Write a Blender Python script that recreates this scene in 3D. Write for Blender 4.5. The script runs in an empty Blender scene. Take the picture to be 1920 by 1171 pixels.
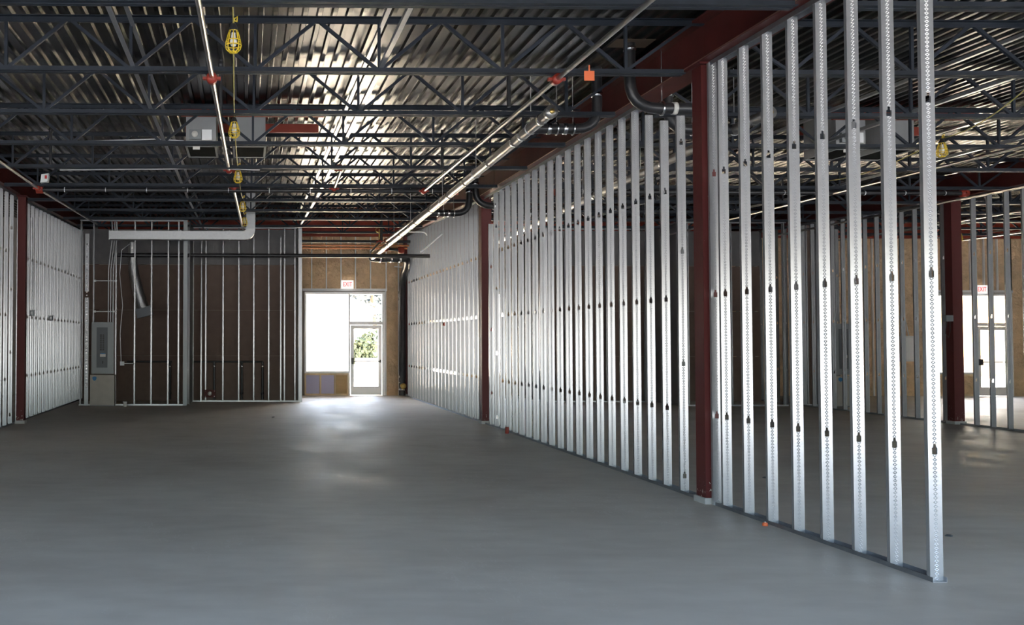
import bpy, bmesh, math, random
import numpy as np
from mathutils import Vector, Matrix
random.seed(7)
SC = bpy.context.scene
COL = SC.collection

# ------------------------------------------------------------------ camera
F_PX, XP, YAW, PITCH, ROLL, CAM_H = 1788.6, 486.2, 0.01296, 0.02873, 0.00187, 1.645
cam_d = bpy.data.cameras.new('camera'); cam = bpy.data.objects.new('camera', cam_d); COL.objects.link(cam)
fw = Vector((math.sin(YAW)*math.cos(PITCH), math.cos(YAW)*math.cos(PITCH), math.sin(PITCH)))
rt = Vector((math.cos(YAW), -math.sin(YAW), 0)); up = rt.cross(fw)
r2 = rt*math.cos(ROLL)+up*math.sin(ROLL); u2 = up*math.cos(ROLL)-rt*math.sin(ROLL)
mw = Matrix((r2, u2, -fw)).transposed().to_4x4(); mw.translation = (0, 0, CAM_H)
cam.matrix_world = mw
cam_d.sensor_width = 36; cam_d.sensor_fit = 'HORIZONTAL'
cam_d.lens = 36*F_PX/1920; cam_d.shift_x = (960-XP)/1920
cam_d.clip_start = .05; cam_d.clip_end = 500
SC.camera = cam

# ------------------------------------------------------------------ world, sun, exposure
W = bpy.data.worlds.new('sky'); SC.world = W; W.use_nodes = True
nt = W.node_tree; nt.nodes.clear()
sky = nt.nodes.new('ShaderNodeTexSky'); sky.sky_type = 'NISHITA'; sky.sun_disc = False
SUN_EL, SUN_AZ = math.radians(38), math.radians(56)      # azimuth from +Y towards +X
sky.sun_elevation = SUN_EL; sky.sun_rotation = SUN_AZ
sky.air_density = 1.0; sky.dust_density = 4.0; sky.ozone_density = 1.0
bg = nt.nodes.new('ShaderNodeBackground'); bg.inputs['Strength'].default_value = 0.42
wo = nt.nodes.new('ShaderNodeOutputWorld')
nt.links.new(sky.outputs[0], bg.inputs[0]); nt.links.new(bg.outputs[0], wo.inputs[0])
sd = bpy.data.lights.new('sun', 'SUN'); sd.energy = 42.0; sd.angle = .009; sd.color = (1, .93, .83)
so = bpy.data.objects.new('sun', sd); COL.objects.link(so)
sdir = Vector((math.sin(SUN_AZ)*math.cos(SUN_EL), math.cos(SUN_AZ)*math.cos(SUN_EL), math.sin(SUN_EL)))
so.rotation_euler = sdir.to_track_quat('Z', 'Y').to_euler(); so.location = (30, 60, 40)
vs = SC.view_settings
SC.display_settings.display_device = 'sRGB'
vs.view_transform = 'Standard'; vs.look = 'None'; vs.gamma = 1; vs.use_curve_mapping = False
vs.exposure = 2.9
SC.cycles.max_bounces = 10; SC.cycles.diffuse_bounces = 6; SC.cycles.glossy_bounces = 5
SC.cycles.transparent_max_bounces = 12

# ------------------------------------------------------------------ layout constants (metres, camera at x=0 y=0)
XL, XR, XF = -4.58, 4.737, 14.13          # the three girder / partition lines
XEND_L, XEND_R = -14.0, 24.3
YB = 28.4                                  # inner face of the back wall
YF = -0.7                                  # front wall
ROWS = (9.72, 18.87, 28.02)                # column rows
JS = 1.8288
DECK = 5.0; G_BOT = 4.48; G_TOP = 4.94
J_BOT, J_TOP = 4.385, 4.955
BEND = 18.85
def dz(y): return max(0., y-BEND)*.027    # the rear roof bay rises slightly

# ------------------------------------------------------------------ mesh helpers
class MB:
    def __init__(s): s.v = []; s.f = []; s.sm = []
    def add(s, vs_, fs, smooth=False):
        o = len(s.v); s.v += [tuple(v) for v in vs_]
        s.f += [tuple(i+o for i in f) for f in fs]; s.sm += [smooth]*len(fs); return s
    def box(s, x0, x1, y0, y1, z0, z1):
        return s.add([(x0,y0,z0),(x1,y0,z0),(x1,y1,z0),(x0,y1,z0),(x0,y0,z1),(x1,y0,z1),(x1,y1,z1),(x0,y1,z1)],
                     [(0,3,2,1),(4,5,6,7),(0,1,5,4),(1,2,6,5),(2,3,7,6),(3,0,4,7)])
    def bar(s, a, b, w, h, upv=(0,0,1)):
        a = Vector(a); b = Vector(b); d = (b-a).normalized(); u = Vector(upv)
        if abs(d.dot(u)) > .98: u = Vector((0,1,0))
        r = d.cross(u).normalized(); u = r.cross(d)
        vs_ = []
        for p in (a, b):
            for i, j in ((-1,-1),(1,-1),(1,1),(-1,1)): vs_.append(p+r*(w/2*i)+u*(h/2*j))
        return s.add(vs_, [(3,2,1,0),(4,5,6,7),(0,1,5,4),(1,2,6,5),(2,3,7,6),(3,0,4,7)])
    def prof(s, a, b, pts, upv=(0,0,1), closed=True, caps=True):
        """extrude a 2D outline (right, up) from a to b"""
        a = Vector(a); b = Vector(b); d = (b-a).normalized(); u = Vector(upv)
        r = d.cross(u).normalized(); u = r.cross(d); n = len(pts)
        vs_ = [p+r*x+u*y for p in (a, b) for x, y in pts]
        fs = [(i, (i+1) % n, n+(i+1) % n, n+i) for i in range(n if closed else n-1)]
        if caps and closed: fs += [tuple(range(n))[::-1], tuple(range(n, 2*n))]
        return s.add(vs_, fs)
    def tube(s, path, r, seg=10, caps=True, closed=False):
        P = [Vector(p) for p in path]
        if not isinstance(r, (list, tuple)): P = [p for i, p in enumerate(P) if i == 0 or (p-P[i-1]).length > 1e-5]
        n = len(P); rad = r if isinstance(r, (list, tuple)) else [r]*n
        t0 = (P[1]-P[0]).normalized(); ref = Vector((0,0,1)) if abs(t0.z) < .9 else Vector((1,0,0))
        u = t0.cross(ref).normalized(); vs_ = []; fs = []
        for i, p in enumerate(P):
            if closed: t = (P[(i+1) % n]-P[i-1]).normalized()
            else: t = ((P[min(i+1, n-1)]-P[max(i-1, 0)])).normalized()
            u = (u-t*u.dot(t)).normalized(); w = t.cross(u)
            for k in range(seg):
                a = 2*math.pi*k/seg; vs_.append(p+(u*math.cos(a)+w*math.sin(a))*rad[i])
        m = n if closed else n-1
        for i in range(m):
            j = (i+1) % n
            for k in range(seg):
                k2 = (k+1) % seg; fs.append((i*seg+k, i*seg+k2, j*seg+k2, j*seg+k))
        s.add(vs_, fs, True)
        if caps and not closed:
            s.add([vs_[k] for k in range(seg)], [tuple(range(seg))[::-1]])
            s.add([vs_[(n-1)*seg+k] for k in range(seg)], [tuple(range(seg))])
        return s
    def cyl(s, a, b, r, seg=16): return s.tube([a, b], r, seg)
    def lathe(s, o, prof, seg=20, ax=(0,0,1)):
        o = Vector(o); ax = Vector(ax).normalized(); u = ax.orthogonal().normalized(); w = ax.cross(u); vs_ = []; fs = []
        for r, h in prof:
            for k in range(seg):
                a = 2*math.pi*k/seg; vs_.append(o+ax*h+(u*math.cos(a)+w*math.sin(a))*r)
        for i in range(len(prof)-1):
            for k in range(seg):
                k2 = (k+1) % seg; fs.append((i*seg+k, i*seg+k2, (i+1)*seg+k2, (i+1)*seg+k))
        return s.add(vs_, fs, True)
    def mesh(s, name, origin=(0,0,0)):
        o = Vector(origin); me = bpy.data.meshes.new(name)
        me.from_pydata([(v[0]-o.x, v[1]-o.y, v[2]-o.z) for v in s.v], [], s.f)
        me.polygons.foreach_set('use_smooth', s.sm); me.update(); return me
    def base(s):
        a = np.array(s.v); lo = a.min(0); hi = a.max(0); return ((lo[0]+hi[0])/2, (lo[1]+hi[1])/2, lo[2])
    def build(s, name, mat, parent=None, label=None):
        """part (with a parent) or a one-mesh thing with its origin at its base; coordinates are world coordinates"""
        if parent is not None:
            root = parent; off = Vector(root.location)
            while root.parent: root = root.parent; off += Vector(root.location)
            org = s.base(); ob = bpy.data.objects.new(name, s.mesh(name, org))
            ob.location = Vector(org)-off; ob.parent = parent
        else:
            org = s.base(); ob = bpy.data.objects.new(name, s.mesh(name, org)); ob.location = org
        ob.data.materials.append(M[mat]); COL.objects.link(ob)
        if label: ob['label'] = label
        return ob
def tag(o, label, cat=None, group=None, kind=None):
    o['label'] = label
    if cat: o['category'] = cat
    if group: o['group'] = group
    if kind: o['kind'] = kind
    return o
def thing(name, loc, label, cat, group=None, kind=None):
    o = bpy.data.objects.new(name, None); o.empty_display_size = .1; COL.objects.link(o); o.location = loc
    return tag(o, label, cat, group, kind)
def inst(name, me, loc, parent, rotz=0):
    """a part that shares mesh data; loc in world coordinates"""
    o = bpy.data.objects.new(name, me); COL.objects.link(o)
    off = Vector(parent.location)
    if parent.parent: off += Vector(parent.parent.location)
    o.location = Vector(loc)-off; o.rotation_euler = (0, 0, rotz); o.parent = parent; return o
def copy_tree(o, parent=None):
    c = o.copy(); COL.objects.link(c); c.parent = parent
    for ch in list(o.children): copy_tree(ch, c)
    return c
ORD = ['first','second','third','fourth','fifth','sixth','seventh','eighth','ninth','tenth','eleventh','twelfth','thirteenth']

# ------------------------------------------------------------------ materials
M = {}
def mat(name, col, rough=.5, metal=0., spec=.5, noise=None, bump=None, rvar=None):
    """noise=(scale, amount, stretch(xyz)); bump=(scale, strength, dist); rvar=(scale, amount)"""
    m = bpy.data.materials.new(name); m.use_nodes = True; n = m.node_tree.nodes; l = m.node_tree.links
    b = n['Principled BSDF']; b.inputs['Base Color'].default_value = (*col, 1); b.inputs['Roughness'].default_value = rough
    b.inputs['Metallic'].default_value = metal; b.inputs['Specular IOR Level'].default_value = spec
    tc = n.new('ShaderNodeTexCoord'); geo = n.new('ShaderNodeNewGeometry')
    def coords(st):
        mp = n.new('ShaderNodeMapping'); mp.inputs['Scale'].default_value = st; l.new(geo.outputs['Position'], mp.inputs[0]); return mp.outputs[0]
    if noise:
        t = n.new('ShaderNodeTexNoise'); t.inputs['Scale'].default_value = noise[0]; t.inputs['Detail'].default_value = 5
        l.new(coords(noise[2] if len(noise) > 2 else (1,1,1)), t.inputs['Vector'])
        mx = n.new('ShaderNodeMix'); mx.data_type = 'RGBA'; a = noise[1]
        mx.inputs['A'].default_value = (*[max(0, c*(1-a)) for c in col], 1); mx.inputs['B'].default_value = (*[min(1, c*(1+a)) for c in col], 1)
        mr = n.new('ShaderNodeMapRange'); mr.inputs[1].default_value = .3; mr.inputs[2].default_value = .7
        l.new(t.outputs[0], mr.inputs[0]); l.new(mr.outputs[0], mx.inputs['Factor']); l.new(mx.outputs['Result'], b.inputs['Base Color'])
    if rvar:
        t = n.new('ShaderNodeTexNoise'); t.inputs['Scale'].default_value = rvar[0]; t.inputs['Detail'].default_value = 3
        l.new(coords((1,1,1)), t.inputs['Vector'])
        mr = n.new('ShaderNodeMapRange'); mr.inputs[1].default_value = .3; mr.inputs[2].default_value = .7
        mr.inputs[3].default_value = rough-rvar[1]; mr.inputs[4].default_value = rough+rvar[1]
        l.new(t.outputs[0], mr.inputs[0]); l.new(mr.outputs[0], b.inputs['Roughness'])
    if bump:
        t = n.new('ShaderNodeTexNoise'); t.inputs['Scale'].default_value = bump[0]; t.inputs['Detail'].default_value = 4
        l.new(coords((1,1,1)), t.inputs['Vector'])
        bp = n.new('ShaderNodeBump'); bp.inputs['Strength'].default_value = bump[1]; bp.inputs['Distance'].default_value = bump[2]
        l.new(t.outputs[0], bp.inputs['Height']); l.new(bp.outputs[0], b.inputs['Normal'])
    M[name] = m; return m
def emit(name, col, st):
    m = mat(name, col); b = m.node_tree.nodes['Principled BSDF']
    b.inputs['Emission Color'].default_value = (*col, 1); b.inputs['Emission Strength'].default_value = st
# galvanised stud steel with an embossed row of diamonds down the web
m = mat('stud_steel', (.385,.387,.394), .25, .6, noise=(25, .03))
n = m.node_tree.nodes; l = m.node_tree.links; tc = n.new('ShaderNodeTexCoord'); sx = n.new('ShaderNodeSeparateXYZ'); l.new(tc.outputs['Object'], sx.inputs[0])
def mth(op, a, b=None, c=None):
    q = n.new('ShaderNodeMath'); q.operation = op
    for i, x in enumerate((a, b, c)):
        if x is None: continue
        if isinstance(x, (int, float)): q.inputs[i].default_value = x
        else: l.new(x, q.inputs[i])
    return q.outputs[0]
ax = mth('MULTIPLY', mth('ABSOLUTE', sx.outputs[0]), 1/.016)
az = mth('MULTIPLY', mth('ABSOLUTE', mth('SUBTRACT', mth('FRACT', mth('MULTIPLY', sx.outputs[2], 1/.029)), .5)), 2.1)
dia = mth('SUBTRACT', 1.0, mth('ABSOLUTE', mth('MULTIPLY', mth('SUBTRACT', mth('ADD', ax, az), .75), 3)))
dia = mth('MAXIMUM', dia, 0.0)
bp = n.new('ShaderNodeBump'); bp.inputs['Strength'].default_value = .6; bp.inputs['Distance'].default_value = .0025
l.new(dia, bp.inputs['Height']); l.new(bp.outputs[0], n['Principled BSDF'].inputs['Normal'])
mat('galvanised', (.45,.455,.465), .3, .65, noise=(25, .04))
mat('track_steel', (.33,.34,.36), .45, .9, noise=(10, .1))
mat('duct_steel', (.32,.325,.33), .4, .95, noise=(20, .05))
mat('stud_matte', (.8,.81,.82), .5, .1)
mat('foil', (.42,.42,.42), .3, .95, bump=(30, .6, .02))
mat('deck_steel', (.108,.107,.105), .26, .92, noise=(3, .10, (1,.15,1)))
mat('joist_paint', (.02,.025,.034), .6, 0, .25, noise=(4, .25))
mat('iron_black', (.022,.022,.024), .38, 0, .5, noise=(6, .3))
mat('pipe_steel', (.55,.53,.5), .28, .95, noise=(5, .15))
mat('pipe_drain', (.42,.40,.37), .33, .85, noise=(5, .2))
mat('clamp_steel', (.75,.75,.76), .22, 1.)
mat('fitting_red', (.30,.035,.02), .45, 0, .5)
mat('bright_red', (.55,.03,.03), .4)
mat('orange', (.8,.17,.06), .5)
mat('copper', (.8,.36,.18), .35, .6)
mat('void_black', (.008,.008,.008), .95, 0, .05)
mat('rust_plate', (.10,.065,.04), .8)
mat('brass', (.6,.42,.14), .35, .9)
mat('yellow', (.75,.52,.03), .4)
mat('cord', (.55,.45,.12), .5)
mat('bulb', (.75,.75,.72), .15)
mat('white', (.75,.76,.76), .4, noise=(6, .05))
mat('flange_edge', (.62,.36,.28), .3, .9)  # catch light on the girder's flange edge, put into the colour
mat('hvac_white', (.3,.305,.305), .45, noise=(6, .05))
mat('offwhite', (.62,.6,.55), .55, noise=(6, .06))
mat('panel_grey', (.23,.245,.25), .4, .3)
mat('panel_dark', (.1,.11,.12), .45, .2)
mat('beige_box', (.42,.38,.33), .5, noise=(7, .06))
mat('blue_sticker', (.03,.2,.45), .4)
mat('aluminium', (.85,.855,.86), .4, .3)
mat('dark_bar', (.06,.06,.065), .4, .5)
mat('kraft', (.70,.50,.31), .6, 0, .35, noise=(3, .16), bump=(6, 1.0, .12))
mat('board_brown', (.17,.122,.10), .8, 0, .2, noise=(5, .08))
mat('board_grey', (.17,.165,.165), .8, 0, .2, noise=(5, .08))
mat('purple_board', (.60,.58,.80), .8, 0, .2)
mat('lumber', (.8,.64,.42), .65, 0, .3, noise=(6, .15, (1,1,.2)))
mat('plywood', (.6,.42,.22), .65, 0, .3, noise=(5, .15, (.2,1,1)))
mat('sheathing', (.34,.3,.26), .8)
mat('concrete_wall', (.5,.49,.47), .85, noise=(2, .08))
mat('asphalt', (.13,.135,.14), .9, noise=(1.5, .1))
mat('pavement', (.74,.63,.50), .9, noise=(1.5, .06))
mat('house_white', (.5,.51,.53), .8)
mat('house_tan', (.7,.5,.25), .8)
mat('house_blue', (.05,.08,.13), .6)
mat('roof_shingle', (.22,.22,.23), .9)
mat('bark', (.14,.1,.07), .9)
mat('leaf', (.06,.075,.04), .6, 0, .3, noise=(2, .4))
mat('leaf_pale', (.035,.045,.05), .6, 0, .3, noise=(2, .4))
mat('grout', (.42,.41,.39), .85, noise=(8, .1))
mat('paper_cup', (.75,.73,.7), .6)
mat('marker', (.15,.15,.2), .5)
# red oxide primer with chips near the floor
m = mat('red_primer', (.095,.02,.017), .5, 0, .25, noise=(2.5, .2))
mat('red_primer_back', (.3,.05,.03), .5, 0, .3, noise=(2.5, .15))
m = mat('red_column', (.15,.028,.022), .5, 0, .25)
n = m.node_tree.nodes; l = m.node_tree.links; geo = n.new('ShaderNodeNewGeometry'); t = n.new('ShaderNodeTexNoise'); t.inputs['Scale'].default_value = 30; t.inputs['Detail'].default_value = 6
l.new(geo.outputs['Position'], t.inputs['Vector']); sx = n.new('ShaderNodeSeparateXYZ'); l.new(geo.outputs['Position'], sx.inputs[0])
zr = n.new('ShaderNodeMapRange'); zr.inputs[1].default_value = 0; zr.inputs[2].default_value = .45; zr.inputs[3].default_value = .10; zr.inputs[4].default_value = -.10
l.new(sx.outputs[2], zr.inputs[0]); ad = n.new('ShaderNodeMath'); l.new(t.outputs[0], ad.inputs[0]); l.new(zr.outputs[0], ad.inputs[1])
cr = n.new('ShaderNodeValToRGB'); cr.color_ramp.elements[0].position = .66; cr.color_ramp.elements[0].color = (.095,.02,.019,1); cr.color_ramp.elements[1].position = .69; cr.color_ramp.elements[1].color = (.42,.37,.33,1)
l.new(ad.outputs[0], cr.inputs[0]); l.new(cr.outputs[0], n['Principled BSDF'].inputs['Base Color'])
# trowelled concrete floor
m = mat('concrete_floor', (.36,.35,.34), .5, 0, .45)
n = m.node_tree.nodes; l = m.node_tree.links; b = n['Principled BSDF']; geo = n.new('ShaderNodeNewGeometry')
def nz(scale, st, det=6):
    mp = n.new('ShaderNodeMapping'); mp.inputs['Scale'].default_value = st; l.new(geo.outputs['Position'], mp.inputs[0])
    t = n.new('ShaderNodeTexNoise'); t.inputs['Scale'].default_value = scale; t.inputs['Detail'].default_value = det; l.new(mp.outputs[0], t.inputs['Vector']); return t.outputs[0]
n1 = nz(.55, (1,1.2,1)); n2 = nz(3.2, (.7,1.6,1)); n3 = nz(40, (1,1,1), 3)
s1 = n.new('ShaderNodeMath'); s1.operation = 'MULTIPLY_ADD'; l.new(n2, s1.inputs[0]); s1.inputs[1].default_value = .6; l.new(n1, s1.inputs[2])
cr = n.new('ShaderNodeValToRGB'); e = cr.color_ramp.elements; e[0].position = .45; e[0].color = (.53,.465,.40,1); e[1].position = 1.05; e[1].color = (.70,.635,.56,1)
l.new(s1.outputs[0], cr.inputs[0]); l.new(cr.outputs[0], b.inputs['Base Color'])
rr = n.new('ShaderNodeMapRange'); rr.inputs[1].default_value = .35; rr.inputs[2].default_value = .72; rr.inputs[3].default_value = .62; rr.inputs[4].default_value = .46
l.new(nz(1.3, (1,.6,1)), rr.inputs[0])
def fm(op, a, c=None):
    q = n.new('ShaderNodeMath'); q.operation = op
    for i, v in enumerate((a, c)):
        if v is None: continue
        if isinstance(v, (int, float)): q.inputs[i].default_value = v
        else: l.new(v, q.inputs[i])
    return q.outputs[0]
ridge = fm('LESS_THAN', fm('ABSOLUTE', fm('SUBTRACT', nz(7, (1,.45,1), 8), .5)), .006)      # burnished trowel scuffs
patch = fm('GREATER_THAN', nz(.8, (1,.6,1), 3), .56)
sc = fm('MULTIPLY', ridge, patch)
rmx = n.new('ShaderNodeMix'); l.new(sc, rmx.inputs[0]); l.new(rr.outputs[0], rmx.inputs[2]); rmx.inputs[3].default_value = .31
l.new(rmx.outputs[0], b.inputs['Roughness'])
bp = n.new('ShaderNodeBump'); bp.inputs['Strength'].default_value = .18; bp.inputs['Distance'].default_value = .01
s2 = n.new('ShaderNodeMath'); s2.operation = 'MULTIPLY_ADD'; l.new(n3, s2.inputs[0]); s2.inputs[1].default_value = .15; l.new(nz(7, (1,1,1)), s2.inputs[2])
l.new(s2.outputs[0], bp.inputs['Height']); l.new(bp.outputs[0], b.inputs['Normal'])
# window glass: clear with a fresnel reflection
m = bpy.data.materials.new('glass'); m.use_nodes = True; n = m.node_tree.nodes; l = m.node_tree.links; n.clear()
tr = n.new('ShaderNodeBsdfTransparent'); tr.inputs[0].default_value = (.93,.95,.95,1); gl = n.new('ShaderNodeBsdfGlossy'); gl.inputs['Roughness'].default_value = .02
fr = n.new('ShaderNodeFresnel'); fr.inputs[0].default_value = 1.45; mx = n.new('ShaderNodeMixShader'); ou = n.new('ShaderNodeOutputMaterial')
l.new(fr.outputs[0], mx.inputs[0]); l.new(tr.outputs[0], mx.inputs[1]); l.new(gl.outputs[0], mx.inputs[2]); l.new(mx.outputs[0], ou.inputs[0]); M['glass'] = m
emit('exit_white', (.85,.82,.8), .12); emit('exit_red', (.7,.03,.03), .12)

# ------------------------------------------------------------------ large structure
tag(MB().box(XEND_L, XEND_R, YF-.3, YB+.3, -.2, 0).build('floor', 'concrete_floor'), 'grey trowelled concrete floor slab of the unfinished building', 'floor', kind='structure')
tag(MB().box(-90, 120, YB+.3, 140, -.4, -.16).build('ground_rear', 'pavement'), 'pale sunlit paving outside the glazed rear doors', 'ground', kind='structure')
tag(MB().box(-90, 120, -90, YB+.29, -.4, -.2).build('ground_front', 'asphalt'), 'unseen asphalt car park before the open shop front, made dark to cut warm bounce', 'ground', kind='structure')  # ground behind the viewer, split off as asphalt to lessen warm reflections

# roof deck: 36-inch corrugated sheets
ceil = thing('ceiling', (0, 0, DECK), 'corrugated galvanised metal roof deck over the steel joists', 'ceiling', kind='structure')
PW = .9144; P6 = PW/6
def deck_mesh():
    pts = []
    for k in range(6):
        o = k*P6
        pts += [(o, .038), (o+.083, .038), (o+.096, 0), (o+.1395, 0)]
    pts += [(PW, .038)]
    vs_ = []; ys = (YF-.3, BEND, YB+.3)
    for y in ys: vs_ += [(x, y, z+dz(y)) for x, z in pts]
    k = len(pts); fs = []
    for j in range(2):
        for i in range(k-1): fs.append((j*k+i, j*k+k+i, j*k+k+i+1, j*k+i+1))
    mb = MB(); mb.add(vs_, fs); me = mb.mesh('deck_panel'); me.materials.append(M['deck_steel']); return me
dm = deck_mesh(); x = XEND_L
while x < XEND_R: inst('deck_panel', dm, (x, 0, DECK), ceil); x += PW
sl = MB()
for y0, y1 in ((YF-.3, BEND), (BEND, YB+.3)):
    z0, z1 = DECK+.041+dz(y0), DECK+.041+dz(y1)
    a, b_ = XEND_L, XEND_R+1
    sl.add([(a,y0,z0),(b_,y0,z0),(b_,y1,z1),(a,y1,z1),(a,y0,z0+.2),(b_,y0,z0+.2),(b_,y1,z1+.2),(a,y1,z1+.2)],
           [(0,3,2,1),(4,5,6,7),(0,1,5,4),(1,2,6,5),(2,3,7,6),(3,0,4,7)])
sl.build('roof_light_block', 'offwhite', ceil)  # unseen slab added over the deck to keep daylight out

# outer shell
ROOFZ = 5.6
UNITS = ((1.72, 3.05, 4.12, 1), (7.754, 6.424, 5.354, -1), (20.59, 21.92, 22.99, 1))   # window outer edge, mullion, door outer edge
HEAD = 3.08
wb = thing('wall_back', (5, YB, 0), 'rear wall with brown paper-faced insulation between light steel studs', 'wall', kind='structure')
ops = sorted([(min(u[0], u[2]), max(u[0], u[2])) for u in UNITS])
sh = MB(); x0 = XEND_L
for a, b_ in ops: sh.box(x0, a, YB+.09, YB+.3, 0, ROOFZ); sh.box(a, b_, YB+.09, YB+.3, HEAD, ROOFZ); x0 = b_
sh.box(x0, XEND_R, YB+.09, YB+.3, 0, ROOFZ); sh.build('sheathing', 'sheathing', wb)
tag(MB().box(XEND_L-.25, XEND_L, YF-.3, YB+.3, -.2, ROOFZ).build('wall_end_left', 'concrete_wall'), 'plain masonry end wall beyond the left stud partition', 'wall', kind='structure')
tag(MB().box(XEND_R, XEND_R+.25, YF-.3, YB+.3, -.2, ROOFZ).build('wall_end_right', 'concrete_wall'), 'plain masonry end wall at the far right of the building', 'wall', kind='structure')
wf = thing('wall_front', (5, YF, 0), 'open shop front wall of piers and header behind the viewer', 'wall', kind='structure')
FH = 3.0
MB().box(XEND_L, XEND_R, YF-.3, YF, FH, ROOFZ).build('header', 'concrete_wall', wf)
for xp in (XEND_L+.3, XL, XR, XF, XEND_R-.3): MB().box(xp-.3, xp+.3, YF-.3, YF, 0, FH).build('pier', 'concrete_wall', wf)

# insulation batts and studs on the rear wall
def batt(x0, x1, z0, z1, seed):
    rng = np.random.RandomState(seed); nx, nzz = 6, max(5, int((z1-z0)/.11)); mb = MB(); vs_ = []; fs = []
    for j in range(nzz+1):
        for i in range(nx+1):
            u = i/nx; e = math.sin(math.pi*u)
            y = YB+.06-.05*e**.6-rng.uniform(-.028, .028)*(e+.1)
            vs_.append((x0+(x1-x0)*u, y, z0+(z1-z0)*j/nzz))
    for j in range(nzz):
        for i in range(nx):
            a = j*(nx+1)+i; fs.append((a, a+1, a+nx+2, a+nx+1))
    mb.add(vs_, fs, True)
    o = len(mb.v); mb.box(x0, x1, YB+.056, YB+.088, z0, z1)
    return mb
SPB = .43
def rear_stud(x, z0, z1):
    MB().box(x-.016, x+.016, YB-.005, YB+.088, z0, z1).build('wall_stud', 'stud_matte', wb)
def batts(xs, z0, z1, seed):
    for i in range(len(xs)-1): batt(xs[i]+.017, xs[i+1]-.017, z0, z1, seed+i).build('insulation_batt', 'kraft', wb)
ZT = 5.2
def fill_rear(xa, xb, z0, z1, seed):
    k = max(1, round((xb-xa)/SPB)); xs = [xa+(xb-xa)*i/k for i in range(k+1)]
    for x in xs: rear_stud(x, z0, z1)
    batts(xs, z0, z1, seed)
xs = [1.60, 1.93, 2.37, 2.81, 3.24, 3.69, 4.16, 4.53]
for x in xs[:-1]: rear_stud(x, HEAD+.1, ZT)
batts(xs, HEAD+.1, ZT, 11)
rear_stud(4.145, 0, HEAD+.05); rear_stud(4.53, 0, ZT); batts([4.15, 4.53], 0, HEAD+.1, 23); batts([4.53, 4.98], 0, ZT, 25)
fill_rear(5.0, 5.33, 0, ZT, 31); fill_rear(5.33, 7.78, HEAD+.1, ZT, 33); fill_rear(7.78, 8.6, 0, ZT, 42)
fill_rear(14.4, 20.57, 0, ZT, 51); fill_rear(20.57, 23.02, HEAD+.1, ZT, 71); fill_rear(23.02, 24.2, 0, ZT, 81)
for u in UNITS:
    a, b_ = min(u[0], u[2]), max(u[0], u[2]); MB().box(a-.06, b_+.06, YB-.02, YB+.09, HEAD+.03, HEAD+.1).build('door_header', 'stud_matte', wb)

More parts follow.
